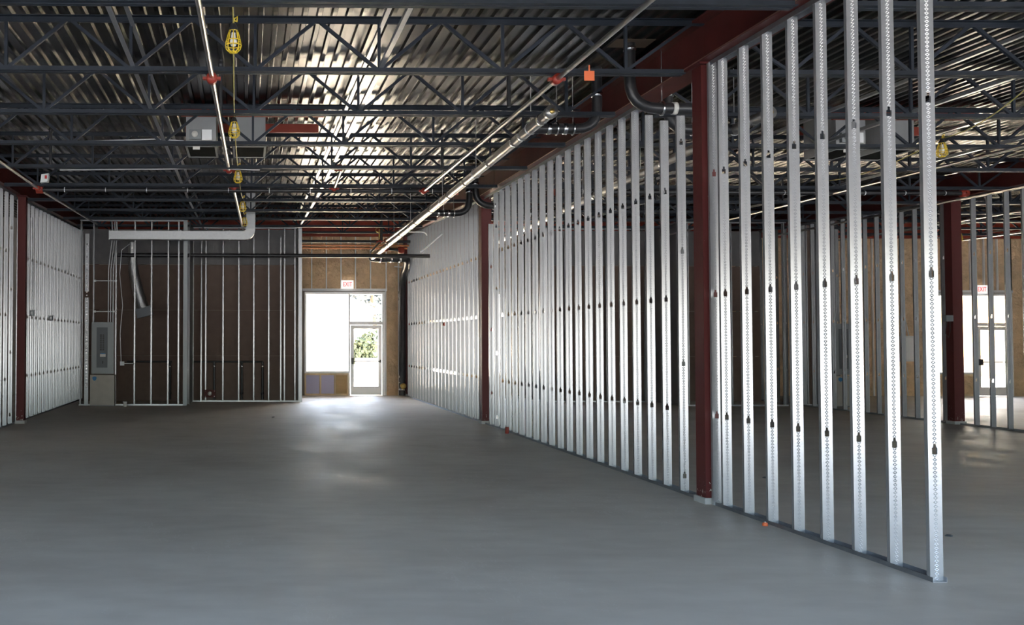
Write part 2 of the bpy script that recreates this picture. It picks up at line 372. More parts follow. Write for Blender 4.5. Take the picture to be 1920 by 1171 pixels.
# rear storefront units: window over a low framed wall, door with a transom
def unit(idx, u, lab):
    xw, xm, xd, sg = u; y0, y1 = YB-.01, YB+.11
    def bx(mb, a, b_, z0, z1, ya=y0, yb=y1): return mb.box(min(a, b_), max(a, b_), ya, yb, z0, z1)
    win = thing('window_%d' % idx, ((xw+xm)/2, YB, .66), 'large aluminium framed rear window '+lab, 'window', kind='structure')
    t = .055*sg
    for a, b_, z0, z1, nm in ((xw, xw+t, .66, HEAD, 'jamb'), (xm-t/2, xm+t/2, .66, HEAD, 'jamb'), (xw+t, xm-t/2, HEAD-.07, HEAD, 'head_rail'), (xw+t, xm-t/2, .66, .72, 'sill_rail')):
        bx(MB(), a, b_, z0, z1).build(nm, 'aluminium', win)
    bx(MB(), xw+t, xm-t/2, .72, HEAD-.07, YB+.045, YB+.055).build('glass_pane', 'glass', win)
    dr = thing('door_%d' % idx, ((xm+xd)/2, YB, 0), 'glazed aluminium rear door with transom '+lab, 'door', kind='structure')
    bx(MB(), xm-t/2, xm+t/2, 0, .655).build('jamb', 'aluminium', dr)
    bx(MB(), xd-t*1.6, xd, 0, HEAD).build('jamb', 'aluminium', dr)
    bx(MB(), xm+t/2, xd-t*1.6, HEAD-.07, HEAD).build('head_rail', 'aluminium', dr)
    bx(MB(), xm+t/2, xd-t*1.6, 2.10, 2.20).build('transom_bar', 'aluminium', dr)
    bx(MB(), xm+t/2, xd-t*1.6, 2.20, HEAD-.07, YB+.045, YB+.055).build('transom_pane', 'glass', dr)
    a, b_ = xm+t/2+.01*sg, xd-t*1.6-.01*sg; w = .1*sg
    leaf = bx(MB(), a, a+w, .01, 2.09, y0+.02, y1-.02); bx(leaf, b_-w, b_, .01, 2.09, y0+.02, y1-.02)
    bx(leaf, a+w, b_-w, 1.98, 2.09, y0+.02, y1-.02); bx(leaf, a+w, b_-w, .01, .27, y0+.02, y1-.02)
    lf = leaf.build('door_leaf', 'aluminium', dr)
    bx(MB(), a+w, b_-w, .27, 1.98, YB+.045, YB+.055).build('glass_pane', 'glass', lf)
    pb = MB(); pb.cyl((a+.05*sg, y0-.07, 1.02), (b_-.05*sg, y0-.07, 1.02), .014, 10)
    bx(pb, a+.03*sg, a+.09*sg, .93, 1.11, y0-.09, y0+.02); bx(pb, b_-.08*sg, b_-.04*sg, .98, 1.06, y0-.08, y0+.02); pb.build('push_bar', 'dark_bar', lf)
    cl = MB(); bx(cl, b_-.42*sg, b_-.1*sg, 2.1, 2.16, y0-.06, y0); cl.bar((b_-.15*sg, y0-.05, 2.1), (b_-.4*sg, y0-.2, 2.1), .02, .015).build('door_closer', 'aluminium', dr)
    kn = thing('wall_under_window_%d' % idx, ((xw+xm)/2, YB, 0), 'low framed wall of bare lumber and sheet panels under the rear window '+lab, 'low wall', kind='structure')
    a, b_ = min(xw, xm-t/2), max(xw, xm-t/2)
    MB().box(a, b_, YB-.02, YB+.11, .60, .66).build('top_plate', 'lumber', kn)
    MB().box(a, b_, YB-.02, YB+.11, 0, .05).build('bottom_plate', 'lumber', kn)
    q = [a+.02, a+.02+(b_-a-.04)*.355, a+.02+(b_-a-.04)*.70, b_-.02]
    for x in q: MB().box(x-.022, x+.022, YB-.02, YB+.09, .05, .60).build('lumber_stud', 'lumber', kn)
    order = ('purple_board', 'purple_board', 'plywood') if sg > 0 else ('plywood', 'purple_board', 'purple_board')
    for i in range(3): MB().box(q[i]+.023, q[i+1]-.023, YB+.06, YB+.1, .05, .6).build('infill_panel', order[i] if idx == 1 else 'kraft', kn)
    MB().box(a-.05, b_+.05, YB+.11, YB+.28, 0, .62).build('outer_board', 'sheathing', kn)
unit(1, UNITS[0], 'in the left room'); unit(2, UNITS[1], 'in the middle room behind the stud wall'); unit(3, UNITS[2], 'in the far right room')

# ------------------------------------------------------------------ steel columns and girders
def column(x, y, top, label, mt='red_column', w=.2):
    c = thing('steel_column', (x, y, 0), label, 'column', 'red steel columns')
    MB().box(x-w/2, x+w/2, y-w/2, y+w/2, .06, top).build('shaft', mt, c)
    MB().box(x-w/2-.02, x+w/2+.02, y-w/2-.02, y+w/2+.02, .0, .06).build('grout_pad', 'grout', c)
    cp = MB().box(x-w/2-.04, x+w/2+.04, y-w/2-.06, y+w/2+.06, top-.02, top); cp.build('cap_plate', mt, c)
NAMEW = {XL: 'left', XR: 'long right', XF: 'far right'}
ROWN = ('nearest', 'middle', 'rearmost')
for X in (XL, XR, XF):
    for i, y in enumerate(ROWS):
        column(X if X > 0 else -4.44, y if i < 2 else YB-.25, G_BOT+dz(y), w=.2 if X > 0 else .155, label=['nearest','second','rearmost'][i]+' dark red steel column in the %s stud wall' % NAMEW[X])
def girder(a, b, label, mt='red_primer', fwid=.3):
    """a, b = points on the underside centre line"""
    g = thing('steel_girder', a, label, 'girder', 'red roof girders'); H = G_TOP-G_BOT
    A = Vector(a); B = Vector(b)
    MB().prof(A, B, [(-fwid/2, 0), (fwid/2, 0), (fwid/2, .022), (-fwid/2, .022)]).build('bottom_flange', mt, g)
    for s in (-1, 1): MB().prof(A, B, [(s*fwid/2-.0015, .004), (s*fwid/2+.0015, .004), (s*fwid/2+.0015, .018), (s*fwid/2-.0015, .018)]).build('flange_edge', 'flange_edge' if a[0] == XR and fwid > .2 else mt, g)  # along the right wall the strip's lighter colour stands in for a catch light
    MB().prof(A, B, [(-.009, .022), (.009, .022), (.009, H-.022), (-.009, H-.022)]).build('beam_web', mt, g)
    MB().prof(A, B, [(-fwid/2, H-.022), (fwid/2, H-.022), (fwid/2, H), (-fwid/2, H)]).build('top_flange', mt, g)
for X in (XL, XR, XF):
    ys = (YF, ROWS[0], BEND, YB-.1)
    for i in range(3):
        girder((X, ys[i]+.003, G_BOT+dz(ys[i])), (X, ys[i+1]-.003, G_BOT+dz(ys[i+1])),
               ['near', 'middle', 'rear'][i]+' length of red roof girder above the %s stud wall' % NAMEW[X])
xsg = [XEND_L, XL, XR, XF, XEND_R]
for i, nm in ((1, 'left'), (2, 'middle'), (3, 'far right')):
    a, b_ = xsg[i]+.17, xsg[i+1]-.17
    girder((a, YB-.18, G_BOT+dz(YB)-.02), (b_, YB-.18, G_BOT+dz(YB)-.02), 'red beam along the top of the rear wall in the %s room' % nm, 'red_primer_back', .16)

# ------------------------------------------------------------------ open-web joists
def chord_mesh(L, kind):
    t = .007; lg = .055; mb = MB()
    for s in (-1, 1):
        g = .012*s
        if kind == 'bottom': mb.box(0, L, min(g, g+lg*s), max(g, g+lg*s), 0, t); mb.box(0, L, min(g, g+t*s), max(g, g+t*s), t, lg)
        else: mb.box(0, L, min(g, g+lg*s), max(g, g+lg*s), lg-t, lg); mb.box(0, L, min(g, g+t*s), max(g, g+t*s), 0, lg-t)
    me = mb.mesh(kind+'_chord'); me.materials.append(M['joist_paint']); return me
def bar_mesh(name, a, b, w):
    mb = MB().bar(a, b, w, w, (0,1,0)); me = mb.mesh(name, a); me.materials.append(M['joist_paint']); return me
NODE = 1.275; JH = J_TOP-J_BOT
def joist_proto(x0, x1):
    c = (x0+x1)/2; L = x1-x0
    bc0, bc1 = x0+.22, x1-.22
    parts = [('bottom_chord', chord_mesh(bc1-bc0, 'bottom'), (bc0, 0, 0)), ('top_chord', chord_mesh(L, 'top'), (x0, 0, JH-.055))]
    zb, zt = .04, JH-.035
    vm = bar_mesh('vertical_bar', (0,0,zb), (0,0,zt), .03)
    um = bar_mesh('diagonal_bar', (0,0,zb), (NODE/2-.04,0,zt), .034); dm_ = bar_mesh('diagonal_bar', (0,0,zb), (-NODE/2+.04,0,zt), .034)
    k = -3
    while k <= 3:
        X = c+k*NODE
        parts.append(('vertical_bar', vm, (X, 0, zb)))
        if X+NODE/2 < x1-.3: parts.append(('diagonal_bar', um, (X+.02, 0, zb)))
        else: parts.append(('end_bar', bar_mesh('end_bar', (0,0,zb), (x1-.12-X,0,zt), .03), (X, 0, zb)))
        if X-NODE/2 > x0+.3: parts.append(('diagonal_bar', dm_, (X-.02, 0, zb)))
        else: parts.append(('end_bar', bar_mesh('end_bar', (0,0,zb), (x0+.12-X,0,zt), .03), (X, 0, zb)))
        k += 1
    return parts
ROOMS = {'left': (XL, XR), 'middle': (XR, XF), 'far right': (XF, XEND_R-.17)}
for rn, (xa, xb) in ROOMS.items():
    pr = joist_proto(xa+.02, xb-.02)
    for i in range(11):
        y = ROWS[0]-JS+i*JS-(.17 if i == 0 else 0)
        j = thing('roof_joist', ((xa+xb)/2, y, J_BOT+dz(y)), '%s dark blue-grey open-web roof joist from the viewer over the %s room' % (ORD[i], rn), 'joist', 'open-web roof joists')
        for nm, me, (px, py, pz) in pr: inst(nm, me, (px, y+py, J_BOT+dz(y)+pz), j)
    c = (xa+xb)/2
    for sd_, s in (('left', -1), ('right', 1)):
        for hn, z in (('upper', J_TOP-.1), ('lower', J_BOT+.058)):
            mb = MB()
            for y0, y1 in ((ROWS[0]-2*JS, BEND), (BEND, YB-.4)):
                for pts in ([(0,0),(.045,0),(.045,.005),(0,.005)], [(0,.005),(.005,.005),(.005,.04),(0,.04)]):
                    mb.prof((c+s*NODE, y0, z+dz(y0)), (c+s*NODE, y1, z+dz(y1)), pts)
            tag(mb.build('bridging_angle', 'galvanised'), '%s %s steel bridging angle running across the joists of the %s room' % (hn, sd_, rn), 'bridging', 'joist bridging angles')

# ------------------------------------------------------------------ metal stud walls
SW, FL = .046, .034
def stud_mesh(H, holes, w=SW):
    mb = MB(); t = .002; hw, bh, nw, nh = .019, .046, .009, .024
    mb.box(-w, -hw, 0, t, 0, H); mb.box(hw, w, 0, t, 0, H); z = 0
    for h in sorted(holes):
        if h < .08 or h > H-.1: continue
        mb.box(-hw, hw, 0, t, z, h-bh/2)
        mb.box(-hw, -nw, 0, t, h+bh/2, h+bh/2+nh); mb.box(nw, hw, 0, t, h+bh/2, h+bh/2+nh); z = h+bh/2+nh
    mb.box(-hw, hw, 0, t, z, H)
    for s in (-1, 1):
        x0, x1 = sorted((s*w, s*(w-t))); mb.box(x0, x1, t, FL, 0, H)
        x0, x1 = sorted((s*(w-t), s*(w-.012))); mb.box(x0, x1, FL-t, FL, 0, H)
    me = mb.mesh('stud'); me.materials.append(M['stud_steel']); return me
HN = (.906-.02, 2.125-.02, 3.344-.02); HFLIP = (.18, 1.39, 2.61, 3.8)
SCACHE = {}
def stud(x, y, H, par, holes=HN, z0=.004, rotz=0, w=SW):
    H = round(H, 2); k = (H, holes, w)
    if k not in SCACHE: SCACHE[k] = stud_mesh(H, holes, w)
    return inst('stud', SCACHE[k], (x, y, z0), par, rotz)
def track_y(x, y0, y1, par, top=None):
    """floor or ceiling track along Y"""
    w = SW+.003
    if top is None:
        MB().box(x-w, x+w, y0, y1, 0, .003).box(x-w, x-w+.002, y0, y1, .003, .033).box(x+w-.002, x+w, y0, y1, .003, .033).build('floor_track', 'track_steel', par)
    else:
        mb = MB(); a = (x, y0, top+dz(y0)); b_ = (x, y1, top+dz(y1))
        for pts in ([(-w,-.003),(w,-.003),(w,0),(-w,0)], [(-w,-.045),(-w+.002,-.045),(-w+.002,-.003),(-w,-.003)], [(w-.002,-.045),(w,-.045),(w,-.003),(w-.002,-.003)]):
            mb.prof(a, b_, pts)
        mb.build('top_track', 'track_steel', par)
ST = G_BOT-.025
wr = thing('wall_right', (XR, 17, 0), 'long right-hand partition of bare galvanised steel studs with knockout holes', 'stud wall', kind='structure')
Y0 = 6.532; SP = .4064
for k in range(8): stud(XR, Y0+k*SP, ST, wr)
stud(XR-.02, 9.535, ST, wr)
stud(XR, 10.30, 4.10, wr, HFLIP)
y = Y0+(10+.289)*SP; k = 0
while y < 18.15:
    stud(XR, y, 4.14 if k == 0 else 4.30 if k == 1 else ST, wr, HFLIP if y > 17.85 else HN); y += SP; k += 1
stud(XR, 18.42, 3.9, wr, (.62, 1.84, 3.06))
y = 19.25
while y < 27.9: stud(XR, y, ST+dz(y), wr); y += SP
track_y(XR, Y0-.03, 9.60, wr); track_y(XR, 9.86, 18.74, wr); track_y(XR, 19.0, 27.95, wr)
track_y(XR, Y0-2.2, 9.60, wr, G_BOT-.001); track_y(XR, 11.3, 18.74, wr, G_BOT-.001); track_y(XR, 19.0, 27.95, wr, G_BOT-.001)
wl = thing('wall_left', (XL, 20, 0), 'left-hand partition of closely seen bright galvanised steel studs', 'stud wall', kind='structure')
y = 15.3
while y < 18.75: stud(XL, y, ST, wl, HFLIP if y > 18.3 else HN, w=.038); y += SP
y = 19.15; k = 0
while y < 26.6:
    stud(XL, y, ST+dz(y), wl, HFLIP if k in (0,) else HN, w=.038); y += SP; k += 1
track_y(XL, 15.2, 18.72, wl); track_y(XL, 19.0, 26.7, wl); track_y(XL, 15.2, 18.72, wl, G_BOT-.001); track_y(XL, 19.0, 26.7, wl, G_BOT-.001)
wr3 = thing('wall_far_right', (XF, 20, 0), 'far right partition of bare steel studs between the middle and far right rooms', 'stud wall', kind='structure')
for y0, y1 in ((13.0, 18.7), (19.1, 27.8)):
    y = y0+.03
    while y < y1: stud(XF, y, ST+dz(y), wr3); y += SP
    track_y(XF, y0, y1, wr3); track_y(XF, y0, y1, wr3, G_BOT-.001)

# ------------------------------------------------------------------ restroom framing at the back (left room, mirrored in the middle room)
BT = 4.67
def track_x(x0, x1, y, par, z=0, up_=True):
    mb = MB(); w = SW+.003
    if up_: mb.box(x0, x1, y-w, y+w, z, z+.003).box(x0, x1, y-w, y-w+.002, z+.003, z+.033).box(x0, x1, y+w-.002, y+w, z+.003, z+.033)
    else: mb.box(x0, x1, y-w, y+w, z-.003, z).box(x0, x1, y-w, y-w+.002, z-.04, z-.003).box(x0, x1, y+w-.002, y+w, z-.04, z-.003)
    mb.build('floor_track' if up_ else 'top_track', 'galvanised', par)
def xstud(x, y, H, par, lean=0., z0=.004):
    k = ('x', round(H, 2))
    if k not in SCACHE:
        me = stud_mesh(round(H, 2), HN); SCACHE[k] = me
    o = inst('stud', SCACHE[k], (x, y, z0), par, math.pi/2)
    if lean: o.rotation_euler = (0, lean, math.pi/2)
    return o
def block(mx, lab, full=True):
    """mx maps an x of the left room to this room"""
    YA, YBk = 24.0, 25.5
    def rng(a, b): return (min(mx(a), mx(b)), max(mx(a), mx(b)))
    A = thing('wall_closet_front', (mx(-2.8), YA, 0), 'projecting steel stud frame around the electrical closet '+lab, 'stud wall', kind='structure')
    x0, x1 = rng(-4.2, -1.52); track_x(x0, x1, YA, A); track_x(x0, x1, YA, A, BT, False)
    for x in (-4.15, -3.83, -3.27, -2.80, -2.38, -1.96): xstud(mx(x), YA, BT-.01, A)
    for x in (-1.70, -1.56): xstud(mx(x), YA, BT-.01, A)
    # return wall with sheet metal corner
    y = YA+.4
    while y < YBk-.1: stud(mx(-1.5), y, BT-.01, A); y += SP
    x0, x1 = rng(-1.6, -1.5)
    MB().box(x0, x1, YA-.05, YA-.046, 0, BT-.005).build('corner_post', 'panel_grey', A)
    x0, x1 = rng(-1.452, -1.44); MB().box(x0, x1, YA+.04, YBk-.06, .01, BT-.03).build('side_panel', 'board_grey', A)
    Bw = thing('wall_restroom', (mx(0), YBk, 0), 'tall stud frame with brown board sheets behind it '+lab, 'stud wall', kind='structure')
    x0, x1 = rng(-1.45, 1.45); track_x(x0, x1, YBk, Bw); track_x(x0, x1, YBk, Bw, BT, False)
    for x in (-1.42, -1.08, -.62, -.2, .2, .60, 1.02, 1.30): xstud(mx(x), YBk, BT-.01, Bw)
    xstud(mx(-1.2), YBk-.05, 4.3, Bw, lean=.03 if mx(1) > mx(0) else -.03)
    xstud(mx(.92), YBk-.05, 4.4, Bw, lean=.012)
    yb0 = YBk+.1
    for z0, z1, mt in ((.01, 1.215, 'board_brown'), (1.225, 2.435, 'board_brown'), (2.445, 3.655, 'board_brown'), (3.665, BT-.06, 'board_grey')):
        for a, b_ in ((-4.4, -1.56), (-1.44, 1.34)):
            x0, x1 = rng(a, b_); MB().box(x0, x1, yb0, yb0+.016, z0, z1).build('board_sheet', mt, Bw)
    x0, x1 = rng(1.38, 1.47); y = YBk
    MB().box(x0, x1, YBk-.05, YBk-.046, 0, BT).build('corner_post', 'galvanised', Bw)
    E = thing('wall_restroom_end', (mx(1.45), 27, 0), 'short steel stud return wall beside the rear window '+lab, 'stud wall', kind='structure')
    y = YBk+.05
    while y < YB-.1: stud(mx(1.43), y, BT-.01, E); y += SP
    track_y(mx(1.43), YBk-.04, YB-.02, E)
    MB().box(min(mx(1.36), mx(1.374)), max(mx(1.36), mx(1.374)), YBk+.12, YB-.02, .01, BT).build('board_sheet', 'board_grey', E)
    return A, Bw
block(lambda x: x, 'in the left room')
block(lambda x: 2*XR-x, 'in the middle room')
# stub of the same closet frame in the far right room
A3 = thing('wall_closet_far', (14.7, 24.2, 0), 'narrow dark stud frame beside the beige electrical cabinet in the far right room', 'stud wall', kind='structure')
for x in (14.32, 14.6, 14.9): xstud(x, 24.2, BT-.01, A3)
track_x(14.25, 15.0, 24.2, A3); track_x(14.25, 15.0, 24.2, A3, BT, False)
for z0, z1 in ((.01, 1.215), (1.225, 2.435), (2.445, 3.655), (3.665, BT-.06)): MB().box(14.25, 15.0, 24.32, 24.336, z0, z1).build('board_sheet', 'board_brown', A3)
y = 24.5
while y < 28.2: stud(15.3, y, BT-.01, A3); y += SP*1.5

# ------------------------------------------------------------------ plumbing in the restroom walls (left room)
def pipe(name, path, r, mt, label, cat='pipe', group=None, seg=12, parts=()):
    if parts:
        o = MB().tube(path, r, seg)
        c = Vector(path[0]); t = thing(name, c, label, cat, group); o.build('pipe_run', mt, t)
        for nm, mb, m2 in parts: mb.build(nm, m2, t)
        return t
    return tag(MB().tube(path, r, seg).build(name, mt), label, cat, group)
def ring(c, d, r, w, seg=16):
    c = Vector(c); d = Vector(d).normalized(); return MB().lathe(c-d*w/2, [(0, 0), (r, 0), (r, w), (0, w)], seg, d)
def elbow(a, c, b, n=6):
    """rounded corner points from a through corner c to b (quadratic)"""
    a, c, b = Vector(a), Vector(c), Vector(b)
    return [(a*(1-t)**2+c*2*t*(1-t)+b*t*t) for t in [i/n for i in range(n+1)]]
yq = 25.56
def rough_in(x0, x1, z, drops, lab):
    t = thing('drain_rough_in', ((x0+x1)/2, yq, 0), lab, 'pipe', 'black plumbing rough-ins')
    MB().tube([(x0, yq, z), (x1, yq, z)], .028, 10).build('branch_pipe', 'iron_black', t)
    for x in drops:
        MB().tube([(x, yq, z), (x, yq, .05)], .032, 10).build('drop_pipe', 'iron_black', t)
        ring((x, yq, z-.12), (0,0,1), .04, .05, 12).build('coupling', 'clamp_steel', t)
        ring((x, yq, .22), (0,0,1), .043, .06, 12).build('coupling', 'iron_black', t)
rough_in(-1.42, .42, 1.06, (-.87, -.13, .42), 'black drain pipes with three drops inside the board-backed frame')
rough_in(-3.2, -2.0, 1.06, (-2.05,), 'black drain pipe with one drop behind the electrical closet frame')
fl = thing('toilet_flange', (-.98, 25.4, .12), 'dark red mounting plate with round white flange low on the stud frame', 'flange')
MB().box(-1.13, -.83, 25.40, 25.43, .12, .32).build('mounting_plate', 'red_primer', fl)
ring((-.98, 25.385, .22), (0,1,0), .055, .04, 18).build('flange_ring', 'offwhite', fl)
for dx, dy in ((-.12,.07),(.12,.07),(-.12,-.07),(.12,-.07)): ring((-.98+dx, 25.39, .22+dy), (0,1,0), .014, .03, 8).build('bolt', 'clamp_steel', fl)
pipe('water_pipe', [(-3.4, 24.22, 3.79), (4.66, 24.22, 3.79)], .05, 'iron_black', 'long black horizontal pipe crossing in front of the board-backed frame', seg=14)
pipe('gas_pipe', [(.35, 26.2, 4.36), (4.5, 26.2, 4.36)], .04, 'iron_black', 'black pipe high up before the insulated rear wall, above the copper tubes')
pipe('copper_tube', [(1.55, 27.0, 4.33), (4.6, 27.0, 4.33)], .024, 'copper', 'upper of two copper tubes high before the insulated rear wall')
pipe('copper_tube', [(1.55, 27.0, 4.25), (4.55, 27.0, 4.25)], .024, 'copper', 'lower of two copper tubes high before the insulated rear wall')

# ------------------------------------------------------------------ storm drain and sprinkler pipework
def drain(mx, lab, tag_=False):
    R = .062; a = Vector((mx(3.48), 10.84, 4.26)); b_ = Vector((mx(3.48), 26.4, 3.93)); d = (b_-a).normalized()
    at = lambda y: a+d*((y-a.y)/d.y)
    t = thing('storm_drain', a, 'main sloping storm drain pipe with steel couplings '+lab, 'pipe', 'storm drain pipes')
    MB().tube([a, b_], R, 20).build('main_pipe', 'pipe_drain', t)
    ring(a-d*.01, d, R+.012, .09, 20).build('end_cap', 'pipe_drain', t)
    ring(a-d*.06, d, .03, .02, 12).build('cap_plug', 'brass', t)
    for y in (11.15, 11.95, 12.3, 13.6, 15.1, 16.3, 17.9, 19.5, 21.4, 23.2, 25.0): ring(at(y), d, R+.008, .05, 20).build('coupling', 'clamp_steel', t)
    for y in (11.6, 14.4, 16.9, 20.2, 22.5):
        p = at(y); hg = MB().cyl(p+Vector((0,0,R)), (p.x, p.y, DECK+dz(y)), .005, 6); hg.tube([p+Vector((math.sin(q)*(R+.012), 0, math.cos(q)*(R+.012))) for q in [i*math.pi/8 for i in range(16)]], .006, 5, closed=True)
        hg.build('pipe_hanger', 'galvanised', t)
    # branch from the near roof drain
    for yv, nm in ((11.6, 0), (18.35, 1)):
        p = at(yv); xv = mx(4.3); zt = DECK+dz(yv)
        path = [p]+elbow((xv-(.25 if xv > p.x else -.25), yv, p.z), (xv, yv, p.z), (xv, yv, p.z+.28))+[(xv, yv, zt)]
        MB().tube(path, R, 18).build('branch_pipe', 'iron_black', t)
        s = 1 if xv > p.x else -1
        for q in (.22, .42): ring((p.x+s*q, yv, p.z), (1,0,0), R+.007, .05, 18).build('coupling', 'clamp_steel', t)
        ring((xv, yv, p.z+.42), (0,0,1), R+.007, .05, 18).build('coupling', 'clamp_steel', t)
        for q in (.32, .52):
            hg = MB().cyl((p.x+s*q, yv, p.z+R), (p.x+s*q, yv, zt), .006, 6)
            hg.tube([Vector((p.x+s*q, yv, p.z))+Vector((0, math.sin(w)*(R+.01), math.cos(w)*(R+.01))) for w in [i*math.pi/8 for i in range(16)]], .012, 6, closed=True)
            hg.build('pipe_hanger', 'clamp_steel', t)
    # tail: elbow to the riser at the rear wall
    e = at(26.4); MB().tube([e]+elbow(e, e+Vector((0, .3, 0)), e+Vector((.35*(1 if mx(1) > mx(0) else -1), .3, 0)))+[Vector((mx(4.45), 26.7, e.z))]+elbow((mx(4.45), 26.7, e.z), (mx(4.56), 26.7, e.z), (mx(4.56), 27.5, e.z-.3))+[(mx(4.56), 27.9, 3.3), (mx(4.56), 28.0, 0.03)], .1, 18).build('riser', 'iron_black', t)
    for z in (3.05, 2.85, .58, .42, .2): ring((mx(4.56), 28.0, z), (0,0,1), .108, .07, 18).build('coupling', 'clamp_steel', t)
    for x in (3.75, 4.05, 4.3): ring((mx(x), 26.7, e.z), (1,0,0), .108, .07, 18).build('coupling', 'clamp_steel', t)
    ring((mx(4.57), 27.86, .31), (0,1,0), .08, .12, 18).build('cleanout_cap', 'brass', t)
drain(lambda x: x, 'under the joists of the left room'); drain(lambda x: 2*XR-x, 'under the joists of the middle room')
# two black roof-drain leaders that drop beside the girder and turn through the stud wall
def leader(x, y, zh, lab):
    t = thing('roof_drain_leader', (x, y, zh), lab, 'pipe', 'roof drain leaders'); R = .062
    MB().tube([(x, y, DECK+dz(y))]+[(x, y, zh+.5)]+elbow((x, y, zh+.32), (x, y, zh), (x+.32, y, zh))+[(XR+.6, y, zh)], R, 18).build('pipe_run', 'iron_black', t)
    ring((x, y, zh+.42), (0,0,1), R+.008, .05, 18).build('coupling', 'clamp_steel', t)
    ring((x, y, DECK+dz(y)-.07), (0,0,1), R+.008, .04, 18).build('coupling', 'clamp_steel', t)
    ring((x+.5, y, zh), (1,0,0), R+.008, .05, 18).build('coupling', 'offwhite', t)
    MB().box(x-.2, x+.24, y-.15, y+.15, DECK+dz(y)-.006, DECK+dz(y)-.001).build('deck_plate', 'rust_plate', t)
    hg = MB().cyl((x+.36, y, zh+R), (x+.36, y, DECK+dz(y)), .006, 6)
    hg.tube([Vector((x+.36, y, zh))+Vector((0, math.sin(w)*(R+.01), math.cos(w)*(R+.01))) for w in [i*math.pi/8 for i in range(16)]], .014, 6, closed=True)
    hg.build('pipe_hanger', 'clamp_steel', t)
leader(4.31, 10.62, 4.26, 'black roof drain leader curving into the stud wall by the nearest red column')
leader(4.36, 18.1, 4.21, 'black roof drain leader curving into the stud wall by the second red column')
# sprinkler lines
def sprinkler(path, r, lab, clips=(), mt='pipe_steel'):
    t = thing('sprinkler_pipe', path[0], lab, 'sprinkler pipe', 'sprinkler pipes'); MB().tube(path, r, 12).build('pipe_run', mt, t)
    for c, d in clips:
        ring(c, d, r+.028, .12, 14).build('red_fitting', 'fitting_red', t)
        c = Vector(c); mb = MB(); s = Vector((0,0,1)).cross(Vector(d)).normalized()
        mb.bar(c-s*(r+.065), c+s*(r+.065), .04, .03); mb.build('coupling_ear', 'fitting_red', t)
    return t
yc = 17.22; zc = 4.35
sprinkler([(-3.75, 5.5, 4.30), (-3.75, yc-.06, 4.35)], .02, 'thin bright sprinkler branch near the left girder, nearer half', [((-3.75, yc-.15, 4.35), (0,1,0))])
sprinkler([(-3.75, yc+.06, 4.35), (-3.72, 23.6, 4.5)], .02, 'thin bright sprinkler branch near the left girder, rear half')
sprinkler([(-.40, 6.2, 4.28), (-.30, 15.6, 4.42)], .026, 'bright sprinkler branch beside the string of work lights, nearer half', [((-.366, 9.73, 4.325), (0,1,0)), ((-.30, 15.55, 4.42), (0,1,0))])
sprinkler([(-.24, yc+.06, 4.35), (-.10, 22.6, 4.28)], .026, 'bright sprinkler branch behind the string of work lights, rear half', [((-.24, yc+.02, 4.40), (0,1,0))])
sprinkler([(-.24, 15.62, 4.44), (1.5, 15.62, 4.48)], .03, 'black cross piece between two red sprinkler tees in mid ceiling', [((1.5, 15.62, 4.48), (1,0,0)), ((-.18, 15.62, 4.44), (1,0,0))], 'iron_black')
sprinkler([(1.55, 15.62, 4.46), (1.57, yc-.05, 4.38)], .024, 'short bright sprinkler pipe joining the red tee to the black cross main', [((1.57, yc-.07, 4.38), (0,1,0))])
sprinkler([(3.19, 5.5, 4.335), (3.19, yc-.06, 4.335)], .024, 'long bright sprinkler branch along the right side of the left room', [((3.19, 9.73, 4.335), (0,1,0)), ((3.19, yc-.1, 4.335), (0,1,0))])
sprinkler([(3.70, yc+.05, 4.33), (3.66, 25.2, 4.26)], .035, 'thick bright sprinkler feed running beside the storm drain to the rear wall', [((3.70, yc+.1, 4.33), (0,1,0)), ((3.66, 25.0, 4.26), (0,1,0))])
for rn, (xa, xb) in (('left', (-3.8, 3.85)), ('middle', (5.6, 13.2)), ('far right', (15.0, 23.5))):
    t = sprinkler([(xa, yc, zc), (xb, yc, zc)], .04, 'black sprinkler cross main under the joists of the %s room' % rn, [((xa+.05, yc, zc), (1,0,0)), ((xb-.08, yc, zc), (1,0,0))], 'iron_black')
    k = xa+.5
    while k < xb-.3: ring((k, yc, zc), (1,0,0), .045, .012, 12).build('white_mark', 'white', t); k += .74
for x, nm in ((10.7, 'first'), (13.5, 'second')):
    sprinkler([(x, 6, 4.33), (x, 24, 4.33)], .022, '%s bright sprinkler branch from the stud wall in the middle room' % nm)
for x, nm in ((16.2, 'first'), (19.5, 'second'), (22.6, 'third')):
    sprinkler([(x, 8, 4.33), (x, 26.5, 4.4)], .022, '%s bright sprinkler branch from the far right stud wall in the far right room' % nm)
# valve set at the rear
v = thing('riser_valve', (3.75, 26.0, 4.2), 'red and brass sprinkler valve assembly hanging near the rear wall', 'valve')
MB().tube([(3.72, 25.3, 4.12), (3.72, 26.3, 4.1)], .05, 14).build('valve_body', 'fitting_red', v)
ring((3.72, 25.5, 4.12), (0,1,0), .1, .1, 16).build('flange', 'fitting_red', v)
MB().tube([(3.6, 25.6, 4.12), (4.15, 25.6, 4.07)], .04, 12).build('side_outlet', 'iron_black', v)
ring((4.15, 25.6, 4.07), (1,0,0), .09, .16, 14).build('outlet_flange', 'fitting_red', v)
MB().tube([(3.55, 25.5, 4.2), (3.55, 25.5, 4.62)], .02, 10).build('valve_stem', 'brass', v)
MB().tube([Vector((3.55+.1*math.cos(q), 25.5+.04*math.sin(q), 4.6+.07*math.sin(q))) for q in [i*math.pi/8 for i in range(16)]], .012, 6, closed=True).build('hand_wheel', 'brass', v)
pipe('drop_pipe', [(3.52, 24.9, 4.25), (3.52, 24.9, 5.1)], .035, 'iron_black', 'black vertical pipe above the sprinkler valve assembly')
